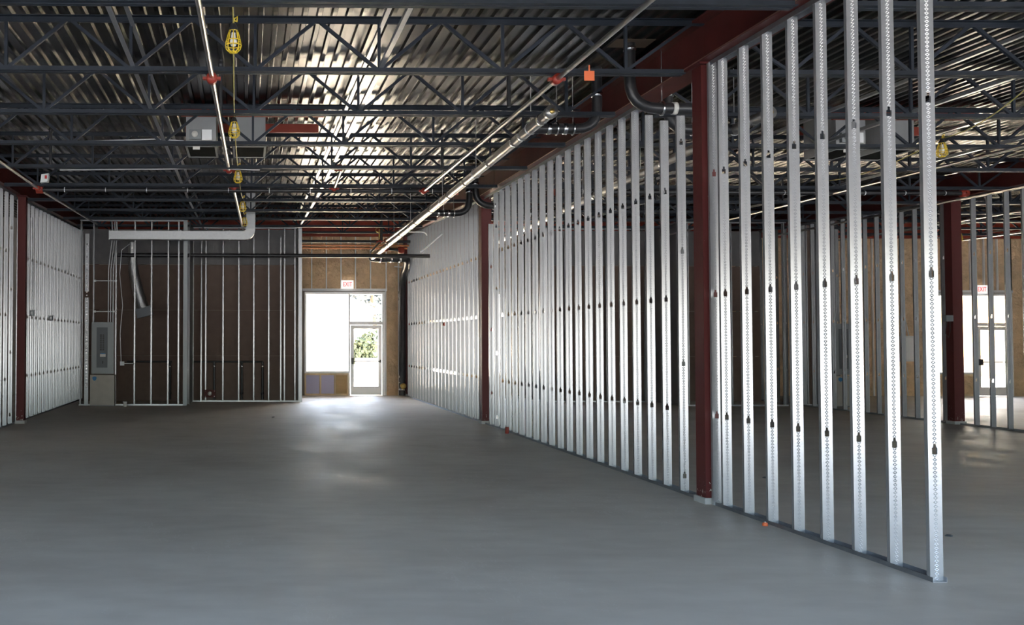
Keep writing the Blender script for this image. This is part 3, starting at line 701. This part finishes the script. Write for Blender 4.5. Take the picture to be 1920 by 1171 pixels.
sprinkler([(3.48, 24.9, 4.22), (3.15, 24.2, 3.88)], .025, 'short slanting bright pipe left of the sprinkler valve', [((3.48, 24.9, 4.22), (.3,.7,.35))])
for i, (x, y, z0, z1, lb) in enumerate(((3.17, 11.45, 4.47, 4.93, 'black capped stub pipe hanging behind the second joist on the right'), (3.12, 15.15, 4.4, 4.95, 'black capped stub pipe hanging by the fifth joist on the right'),
                                        (-.32, 11.35, 4.35, 4.97, 'black capped stub pipe hanging behind the bright branch by the work lights'), (-3.1, 15.0, 4.4, 4.97, 'black capped stub pipe hanging near the left end of the fifth joist'))):
    t = thing('stub_pipe', (x, y, z0), lb, 'pipe', 'black stub pipes'); MB().cyl((x, y, z0), (x, y, z1+.06), .024, 10).build('pipe_run', 'iron_black', t); ring((x, y, z1-.03), (0,0,1), .034, .07, 12).build('cap', 'iron_black', t)
tg = thing('warning_tag', (3.49, 9.55, 4.26), 'orange warning tag hanging from the second joist near the girder', 'tag')
MB().box(3.43, 3.535, 9.60, 9.604, 4.29, 4.39).build('card', 'orange', tg); MB().box(3.475, 3.49, 9.60, 9.604, 4.39, 4.45).build('tie', 'orange', tg)
# bent conduits by the rear right corner
def conduit(path, lab, r=.014, mt='galvanised'): return pipe('conduit', path, r, mt, lab, 'conduit', 'bare conduits', 8)
conduit([(3.9, 24.6, 4.45), (4.5, 24.6, 4.45)]+elbow((4.5, 24.6, 4.45), (4.64, 24.6, 4.45), (4.66, 24.6, 4.35)), 'thin bent conduit stub under the rear girder at the right wall', .016, 'stud_matte')
conduit([(4.28, 27.6, 3.78), (4.7, 27.6, 3.75)]+elbow((4.7, 27.6, 3.75), (4.86, 27.6, 3.74), (4.88, 27.6, 3.6)), 'thin white bent conduit above the rear column', .016, 'white')
conduit([(4.1, 22.4, 3.72), (4.6, 22.4, 4.15)], 'slanting bare steel strap leaning on the right stud wall', .02, 'stud_matte')
conduit([(-3.0, 15.25, 4.36), (-1.4, 15.25, 4.38), (-.6, 15.25, 4.40), (.2, 15.25, 4.37)], 'grey electrical cable lying along the fifth joist', .012)
conduit([(-3.6, 13.4, 4.46), (-3.2, 13.4, 4.41), (-1.3, 13.4, 4.47), (-.9, 13.4, 4.45)], 'pale electrical cable lying along the fourth joist', .01)

# ------------------------------------------------------------------ rooftop unit connections
def rtu(xc, lab):
    y0, y1, z0 = 13.62, 14.42, 4.41
    for i, (a, b_) in enumerate(((xc-.83, xc-.40), (xc-.15, xc+.31))):
        t = thing('duct_drop', ((a+b_)/2, (y0+y1)/2, z0), ['left', 'right'][i]+' white duct drop with black open underside hanging from the deck '+lab, 'duct', 'rooftop unit duct drops')
        mb = MB().box(a, b_, y0, y0+.02, z0+.02, DECK-.01).box(a, b_, y1-.02, y1, z0+.02, DECK-.01).box(a, a+.02, y0+.02, y1-.02, z0+.02, DECK-.01).box(b_-.02, b_, y0+.02, y1-.02, z0+.02, DECK-.01)
        mb.build('duct_shell', 'hvac_white', t)
        MB().box(a+.02, b_-.02, y0+.02, y1-.03, z0+.006, z0+.02).build('filter_grille', 'void_black', t)
        MB().box(a-.01, b_+.01, y1-.03, y1+.02, z0, z0+.02).box(a-.01, b_+.01, y0-.01, y0+.02, z0, z0+.02).box(a-.01, a+.02, y0, y1, z0, z0+.02).box(b_-.02, b_+.01, y0, y1, z0, z0+.02).build('lip', 'hvac_white', t)
        if i == 0:
            bx = MB().box(a+.05, a+.22, y0-.06, y0, z0+.1, z0+.24).build('smoke_detector', 'panel_grey', t)
            ring((a+.13, y0-.07, z0+.17), (0,1,0), .045, .03, 18).build('dial', 'offwhite', bx)
            MB().box(a+.23, a+.37, y0-.05, y0, z0+.09, z0+.24).build('control_box', 'aluminium', t)
            MB().box(a+.1, a+.2, y0-.012, y0-.006, z0-.04, z0+.03).build('paper_tag', 'offwhite', t)
    for y, nm in ((13.55, 'front'), (14.6, 'rear')):
        tag(MB().box(xc-.9, xc+1.15, y, y+.06, DECK-.16, DECK-.03).build('curb_angle', 'red_primer_back'), '%s red steel angle framing the roof opening %s' % (nm, lab), 'steel angle', 'red curb angles')
rtu(-.05, 'in the left room'); rtu(9.35, 'in the middle room')

# ------------------------------------------------------------------ galvanised duct and flexible duct
d_ = thing('supply_duct', (-.1, 22.5, 3.98), 'long galvanised supply duct with an elbow up to the roof deck', 'duct')
DY0, DY1 = 22.35, 22.65; z0, z1 = 4.0, 4.2
for a, b_ in ((-3.23, -1.56), (-1.555, -.42), (-.415, -.06)): MB().box(a, b_, DY0, DY1, z0, z1).build('duct_section', 'duct_steel', d_)
for x in (-3.23, -1.557, -.417): MB().box(x-.012, x+.012, DY0-.012, DY1+.012, z0-.012, z1+.012).build('joint_flange', 'duct_steel', d_)
pts = []
for i in range(9): q = math.pi/2*i/8; pts.append((-.06+.25*math.sin(q), 4.25-.25*math.cos(q)))
pts += [(-.02, 4.25), (-.06, 4.21)]
el = MB(); nn = len(pts); el.add([(x, yy, z) for yy in (DY0, DY1) for x, z in pts], [(i, (i+1) % nn, nn+(i+1) % nn, nn+i) for i in range(nn)]+[tuple(range(nn)), tuple(range(nn, 2*nn))[::-1]]); el.build('duct_elbow', 'duct_steel', d_)
MB().box(-.02, .19, DY0, DY1, 4.262, 4.62).build('duct_section', 'duct_steel', d_); MB().box(-.02, .19, DY0, DY1, 4.625, DECK+dz(22.4)).build('duct_section', 'duct_steel', d_)
MB().box(-.03, .2, DY0-.012, DY1+.012, 4.25, 4.272).build('joint_flange', 'duct_steel', d_)
f_ = thing('flexible_duct', (-2.7, 24.4, 2.2), 'crinkled silver flexible duct hanging in the closet frame with a black boot', 'duct')
path = []; rad = []
A = Vector((-2.95, 24.5, 4.15)); B = Vector((-2.66, 24.5, 2.45)); Cc = Vector((-2.98, 24.5, 3.3))
for i in range(71):
    t = i/70; path.append(A*(1-t)**2+Cc*2*t*(1-t)+B*t*t); rad.append((.1+.05*t)*(1+.10*(i % 2)))
MB().tube(path, rad, 16).build('duct_hose', 'foil', f_)
MB().prof((-2.66, 24.5, 2.47), (-2.60, 24.5, 2.24), [(-.2, -.14), (.2, -.14), (.2, .14), (-.2, .14)], (0,1,0)).build('boot', 'panel_dark', f_)

# ------------------------------------------------------------------ work lights
def cage_light():
    t = thing('work_light', (0,0,0), 'x', 'work light', 'yellow caged work lights'); r = lambda h: .068*math.sin(math.pi*min(1, .30+.62*h))**.8
    zt, zb = .07, -.12
    cg = MB()
    for k in range(8):
        a = 2*math.pi*k/8; cg.tube([(math.cos(a)*rr, math.sin(a)*rr, z) for rr, z in ((.036, .07), (.05, .03), (.064, -.03), (.07, -.06), (.062, -.095), (.035, -.12), (.005, -.125))], .0045, 5)
    for rr, z in ((.036, .07), (.06, -.015), (.07, -.06), (.036, -.12)): cg.tube([(math.cos(q)*rr, math.sin(q)*rr, z) for q in [i*math.pi/10 for i in range(20)]], .005, 5, closed=True)
    cg.build('cage', 'yellow', t)
    MB().lathe((0,0,0), [(0, -.07), (.02, -.066), (.031, -.045), (.033, -.02), (.024, .01), (.018, .04), (.018, .06)], 14).build('bulb', 'bulb', t)
    MB().lathe((0,0,0), [(0, .052), (.038, .052), (.04, .085), (.028, .12), (.014, .14), (0, .14)], 14).build('socket', 'iron_black', t)
    MB().tube([(0,0,.13), (.01,0,.18), (.035,0,.2), (.03,0,.15), (.012,0,.16)], .006, 6).build('hook', 'yellow', t)
    return t
proto = cage_light()
LP = [(-.125, 8.35, 4.30), (-.165, 11.9, 4.30), (-.15, 15.4, 4.31), (-.09, 18.85, 4.31), (-.06, 21.6, 4.35)]
for i, p in enumerate(LP):
    o = proto if i == 0 else copy_tree(proto); o.location = p; o['label'] = '%s yellow caged work light from the viewer in the hanging string of the left room' % ORD[i]
for p, lb in (((9.68, 13.1, 4.33), 'yellow caged work light seen right of the nearest stud of the long wall'), ((18.15, 24, 4.31), 'small yellow caged work light high in the far right room')):
    o = copy_tree(proto); o.location = p; o['label'] = lb
def sag(a, b, s=.12, n=10):
    a, b = Vector(a), Vector(b); return [a.lerp(b, i/n)-Vector((0,0,s*4*(i/n)*(1-i/n))) for i in range(n+1)]
pth = sag((-.12, 5.0, 4.5), (LP[0][0], LP[0][1], LP[0][2]+.14), .02)
for i in range(4):
    a = Vector(LP[i])+Vector((0,0,.14)); b_ = Vector(LP[i+1])+Vector((0,0,.14)); pth += sag(a, b_, .10)[1:]
tag(MB().tube(pth, .007, 6).build('light_string_cord', 'cord'), 'yellow cord linking the string of work lights in the left room', 'cord')
pth = sag((9.68, 13.1, 4.47), (8.45, 10.1, 4.42), .1)+sag((8.45, 10.1, 4.42), (8.5, 7.7, 4.45), .05)[1:]
tag(MB().tube(sag((10.2, 16.5, 4.45), (9.68, 13.1, 4.47), .1)+pth[1:], .007, 6).build('light_string_cord', 'cord'), 'yellow cord linking work lights in the middle room', 'cord')

tag(MB().tube(sag((18.15, 24.33, 4.6), (18.15, 24, 4.44), .02), .006, 6).build('hanging_cable', 'cord'), 'short yellow cord above the small work light in the far right room', 'cord')
# ------------------------------------------------------------------ electrical closet (left room)
YE = 23.90
def elpanel(x0, x1, y, lab, lab2):
    t = thing('electrical_panel', ((x0+x1)/2, y, .8), lab, 'electrical panel'); w = x1-x0
    MB().box(x0, x1, y-.13, y+.03, .80, 2.08).build('cabinet', 'panel_grey', t)
    MB().box(x0+.02, x1-.02, y-.142, y-.13, .83, 2.05).build('trim_cover', 'panel_grey', t)
    dd = MB().box(x0+.13*w/.54, x0+.4*w/.54, y-.155, y-.142, .95, 1.95).build('panel_door', 'panel_dark', t)
    for s in (0, 1):
        for k in range(9): MB().box(x0+w*(.40+.11*s), x0+w*(.40+.11*s)+.045, y-.17, y-.155, 1.38+k*.045, 1.415+k*.045).build('breaker', 'iron_black', dd)
    MB().box(x0+w*.40, x0+w*.66, y-.166, y-.155, 1.22, 1.29).build('paper_label', 'offwhite', dd); MB().box(x0+w*.42, x0+w*.64, y-.166, y-.155, 1.292, 1.31).build('blue_label', 'blue_sticker', dd)
    MB().box(x0+w*.50, x0+w*.56, y-.166, y-.155, 1.05, 1.12).build('latch', 'iron_black', dd)
    b = thing('meter_cabinet', ((x0+x1)/2, y-.05, 0), lab2, 'cabinet')
    MB().box(x0-.02, x1+.04, y-.2, y+.03, .02, .77).build('cabinet_body', 'beige_box', b)
    MB().box(x0, x1+.02, y-.207, y-.2, .05, .74).build('cover', 'beige_box', b)
    MB().box(x0-.02, x1+.04, y-.18, y+.03, 0, .02).build('plinth', 'panel_dark', b)
    MB().prof((x0+.09, y-.2125, .68), (x0+.09, y-.207, .68), [(-.055, .02), (-.04, .045), (0, .055), (.04, .045), (.055, .02), (.04, -.03), (0, -.055), (-.04, -.03)]).build('sticker', 'blue_sticker', b)
elpanel(-3.86, -3.32, YE, 'grey electrical breaker panel mounted in the closet frame at the left', 'beige metal cabinet with a blue sticker standing below the left breaker panel')
elpanel(14.75, 15.2, 23.9, 'grey electrical breaker panel glimpsed between studs in the far right room', 'beige cabinet with a blue sticker glimpsed between studs in the far right room')
for i, x in enumerate((-3.47, -3.41, -3.35)):
    conduit([(x, YE, 2.08), (x, YE, 3.4), (x+.1, YE, 4.3), (x+.08, YE, 4.6)], ['left', 'middle', 'right'][i]+' of three conduits rising from the breaker panel in the left room', .013)
for z in (2.35, 3.12): 
    t = thing('brace_bar', (-3.55, 23.94, z), ('upper' if z > 3 else 'lower')+' white brace bar between studs above the breaker panel', 'brace', 'closet braces')
    MB().cyl((-3.81, 23.94, z), (-3.29, 23.94, z), .012, 8).build('rod', 'white', t)
    for x in (-3.81, -3.29): MB().box(x-.025, x+.025, 23.92, 23.96, z-.025, z+.025).build('bracket', 'white', t)
ob = thing('outlet_box', (-3.13, 23.93, 1.02), 'small white junction box with a conduit to the stud beside the breaker panel', 'junction box')
MB().box(-3.17, -3.07, 23.91, 23.97, 1.0, 1.1).build('box', 'white', ob); MB().cyl((-3.07, 23.94, 1.05), (-2.82, 23.94, 1.05), .012, 8).build('stub', 'white', ob)
conduit([(-3.15, 23.97, 1.1), (-3.18, 23.97, 1.8), (-3.12, 23.97, 2.5), (-3.2, 23.97, 3.3), (-3.15, 23.97, 3.9), (-2.95, 23.97, 4.05)], 'thin cable hanging down to the white junction box in the closet frame', .009)
# slotted strut rail with holes at the closet left
t = thing('slotted_rail', (-4.0, 23.9, 0), 'tall bright slotted steel rail at the left end of the closet frame', 'rail')
MB().box(-4.06, -3.96, 23.92, 23.925, .0, 2.7).box(-4.06, -3.96, 23.92, 23.925, 2.85, 4.3).build('rail_face', 'galvanised', t)
for k in range(46): MB().box(-4.025, -3.995, 23.914, 23.92, .42+k*.08, .45+k*.08).build('slot', 'clamp_steel', t)
MB().cyl((-2.74, 23.95, 2.28), (-1.85, 23.95, 2.28), .012, 6)
cup = thing('paper_cup', (-3.0, 23.6, 0), 'small white paper cup standing on the floor before the closet frame', 'cup')
MB().lathe((-3.0, 23.6, 0), [(0, 0), (.036, 0), (.05, .12), (.053, .125), (.048, .125), (.035, .012), (0, .012)], 18).build('cup_body', 'paper_cup', cup); MB().lathe((-3.0, 23.6, .11), [(.05, 0), (.056, .0), (.056, .018), (.05, .018)], 18).build('rim', 'paper_cup', cup)
# boxes on the left stud wall
for (y, z, lb, mt) in ((20.1, 2.20, 'small grey switch box with conduit on the left stud wall behind the red column', 'panel_grey'), (22.05, 2.14, 'small dark double switch box on the left stud wall', 'panel_dark')):
    t = thing('switch_box', (XL+.1, y, z), lb, 'switch box'); MB().box(XL+.02, XL+.12, y-.06, y-.005, z-.06, z+.06).build('box', mt, t)
    MB().box(XL+.05, XL+.09, y-.066, y-.06, z-.03, z+.03).build('switch', 'white', t)
    if z > 2.15: MB().tube([(XL+.07, y-.03, z+.06), (XL+.09, y-.03, 3.2), (XL+.06, y-.03, 4.2)], .01, 6).build('conduit', 'galvanised', t)
lt = thing('paper_carton', (-3.55, 17.0, 4.42), 'small white carton tucked at the left end of the sixth joist', 'box'); MB().prof((-3.62, 16.93, 4.43), (-3.62, 17.05, 4.43), [(-.06, 0), (.07, .02), (.09, .17), (-.04, .15)]).build('carton_body', 'white', lt); MB().box(-3.60, -3.56, 16.925, 16.93, 4.50, 4.56).build('carton_label', 'bright_red', lt)

# ------------------------------------------------------------------ signs and rear wall fittings
def text_mesh(txt, size, mt, name, parent, loc, ext=.003):
    cu = bpy.data.curves.new(name, 'FONT'); cu.body = txt; cu.size = size; cu.extrude = ext; cu.align_x = 'CENTER'; cu.align_y = 'CENTER'
    tmp = bpy.data.objects.new(name+'_tmp', cu); COL.objects.link(tmp); dg = bpy.context.evaluated_depsgraph_get()
    me = bpy.data.meshes.new_from_object(tmp.evaluated_get(dg)); bpy.data.objects.remove(tmp); bpy.data.curves.remove(cu)
    me.materials.clear(); me.materials.append(M[mt]); o = bpy.data.objects.new(name, me); COL.objects.link(o)
    o.parent = parent; o.location = Vector(loc)-Vector(parent.location); o.rotation_euler = (math.pi/2, 0, 0); o.scale = (.8, 1.15, 1); return o
for x, z, lb in ((2.99, 3.30, 'illuminated EXIT sign with red letters above the rear door of the left room'), (22.05, 3.2, 'illuminated EXIT sign with red letters above the door of the far right room')):
    t = thing('exit_sign', (x, YB-.03, z-.13), lb, 'exit sign'); MB().box(x-.18, x+.18, YB-.09, YB-.03, z-.125, z+.125).build('sign_case', 'exit_white', t)
    MB().box(x-.165, x+.165, YB-.094, YB-.09, z-.11, z+.11).build('face_plate', 'exit_white', t)
    text_mesh('EXIT', .165, 'exit_red', 'lettering', t, (x, YB-.096, z))
t = thing('load_centre', (19.75, YB-.05, 1.0), 'white electrical load centre on the insulated wall of the far right room', 'electrical panel')
MB().box(19.55, 19.93, YB-.17, YB-.05, 1.04, 1.80).build('cabinet', 'white', t); MB().box(19.6, 19.88, YB-.18, YB-.17, 1.1, 1.74).build('panel_door', 'aluminium', t)
for x in (19.65, 19.8): MB().cyl((x, YB-.11, 1.8), (x-.1, YB-.08, 2.4), .015, 8).build('conduit', 'galvanised', t)
t = thing('disconnect_box', (XF-.2, 18.8, 2.0), 'small grey box with looped wire on the second column of the far right wall', 'junction box')
MB().box(XF-.24, XF-.1, 18.76, 18.86, 2.04, 2.16).build('box', 'panel_grey', t); MB().tube([(XF-.2, 18.8, 2.04), (XF-.24, 18.8, 1.8), (XF-.17, 18.8, 1.72), (XF-.14, 18.8, 1.85), (XF-.14, 18.8, 2.04)], .006, 6).build('wire_loop', 'iron_black', t)
t = thing('fire_alarm_pull', (4.62, 27.98, 1.05), 'small red fire alarm pull station by the rear column of the left room', 'alarm'); MB().box(4.80, 4.90, 27.93, 27.99, 1.08, 1.24).build('body', 'bright_red', t); MB().box(4.82, 4.88, 27.92, 27.93, 1.13, 1.17).build('pull_handle', 'white', t)
t = thing('knockout_plug', (XR, 22.9, 1.98), 'dark red round plug on the far part of the long stud wall', 'plug'); ring((XR, 22.83, 2.03), (0,1,0), .04, .05, 14).build('plug_body', 'fitting_red', t); ring((XR, 22.80, 2.03), (0,1,0), .02, .03, 10).build('plug_tip', 'fitting_red', t)

# ------------------------------------------------------------------ small things on the floor
t = thing('drink_can', (4.60, 16.85, 0), 'small dark red can standing at the foot of the long stud wall', 'can')
MB().lathe((4.60, 16.85, 0), [(0, 0), (.027, 0), (.033, .012), (.033, .105), (.027, .12), (0, .118)], 18).build('can_body', 'fitting_red', t); MB().lathe((4.60, 16.85, .118), [(.026, 0), (.028, .0), (.028, .006), (.024, .006)], 18).build('rim', 'clamp_steel', t)
t = thing('orange_cap', (4.62, 8.5, 0), 'crumpled orange-red plastic cap on the floor beside the stud wall track', 'cap')
MB().lathe((4.62, 8.49, 0), [(0, .028), (.012, .03), (.02, .026), (.024, .012), (.023, 0), (.019, 0), (.018, .02), (0, .022)], 16).build('cap_shell', 'orange', t); MB().lathe((4.62, 8.49, .03), [(.004, -.004), (.009, .004), (0, .006)], 10).build('cap_top', 'offwhite', t)
for i, (x, y, s, lb) in enumerate(((4.70, 8.9, .05, 'small wood chip lying in the wall track near the nearest column'), (6.2, 11.4, .07, 'flat dark scrap on the floor beyond the nearest studs'), (.55, 20.3, .06, 'small dark scrap on the floor of the left room'), (5.9, 8.0, .06, 'dark flake on the floor right of the second stud'))):
    tag(MB().prof((x, y, .004 if x != 4.70 else .008), (x+s*.4, y+.02, .012), [(-s*.4, 0), (s*.5, 0), (s*.3, .008), (-s*.2, .006)]).build('floor_scrap', 'lumber' if i == 0 else 'panel_dark'), lb, 'scrap')

# ------------------------------------------------------------------ outside the rear glazing
def house(x0, x1, y, h, ridge, mt, lab, wins, door=None):
    t = thing('house', ((x0+x1)/2, y, -.16), lab, 'house')
    MB().box(x0, x1, y, y+7, -.16, h).build('walls', mt, t)
    c = (x0+x1)/2; o = .5
    r = MB().add([(x0-o, y-o, h), (x1+o, y-o, h), (c, y-o, ridge), (x0-o, y+7.5, h), (x1+o, y+7.5, h), (c, y+7.5, ridge)], [(0,1,2), (3,5,4), (0,2,5,3), (1,4,5,2), (0,3,4,1)])
    r.build('roof', 'roof_shingle', t)
    for a, b_, z0, z1 in wins:
        w = MB().box(a, b_, y-.04, y, z0, z1).build('window', 'house_white', t); MB().box(a+.07, b_-.07, y-.06, y-.04, z0+.07, z1-.07).build('pane', 'house_blue', w)
    if door: MB().box(door[0], door[1], y-.04, y, -.16, door[2]).build('house_door', 'house_blue', t)
house(-1.5, 6.2, 47, 3.0, 5.0, 'house_white', 'white gabled house seen through the rear window of the left room', ((4.0, 4.25, 1.0, 1.75), (4.55, 5.3, .75, 2.05)))
house(15, 22, 72, 3.2, 5.2, 'house_white', 'white house seen through the rear door of the middle room', ((16, 17, 1, 2),))
house(30, 42, 49, 4.2, 6.5, 'house_tan', 'tan house seen through the rear door of the far right room', ((33.2, 34.2, .9, 2.2),))
def tree(x, y, h, r, seed, lab, mt, bush=False, n=1500):
    rng = np.random.RandomState(seed); t = thing('bush' if bush else 'tree', (x, y, -.16), lab, 'bush' if bush else 'tree')
    if not bush: MB().tube([(x, y, -.16), (x+.1, y, h*.35), (x-.1, y, h*.75)], [.22, .17, .06], 10).build('trunk', 'bark', t)
    else: MB().tube([(x, y, -.16), (x, y, h*.5)], [.1, .05], 8).build('stem', 'bark', t)
    mb = MB(); cz = h*.62 if not bush else h*.5
    for i in range(n):
        d = rng.normal(size=3); d /= np.linalg.norm(d); q = rng.uniform(.25, 1)**.4
        p = np.array([x, y, cz])+d*q*np.array([r, r, h-cz]); p[2] = max(p[2], .0)
        a = rng.normal(size=3); a /= np.linalg.norm(a); b_ = np.cross(a, d); b_ /= np.linalg.norm(b_)+1e-6; s = rng.uniform(.1, .24)*(.7 if bush else 1)
        mb.add([p-a*s, p+b_*s*.5, p+a*s, p-b_*s*.5], [(0,1,2,3)])
    mb.build('foliage', mt, t)['kind'] = 'stuff'
tree(7.6, 58, 8.5, 3.0, 1, 'hazy leafy tree behind the white house', 'leaf_pale', n=2600)
tree(12.0, 62, 8, 3.0, 2, 'hazy leafy tree to the right behind the white house', 'leaf_pale')
tree(5.75, 43.6, 2.05, 1.0, 3, 'round green bush seen through the glass of the rear door', 'leaf', True, 3000)
tree(26.8, 50, 6.5, 2.2, 4, 'leafy tree seen through the far right room window', 'leaf_pale')
tag(MB().box(4.8, 9.5, 42.0, 42.25, -.16, .85).build('garden_wall', 'house_white'), 'low white garden wall before the bush outside', 'wall', kind='structure')
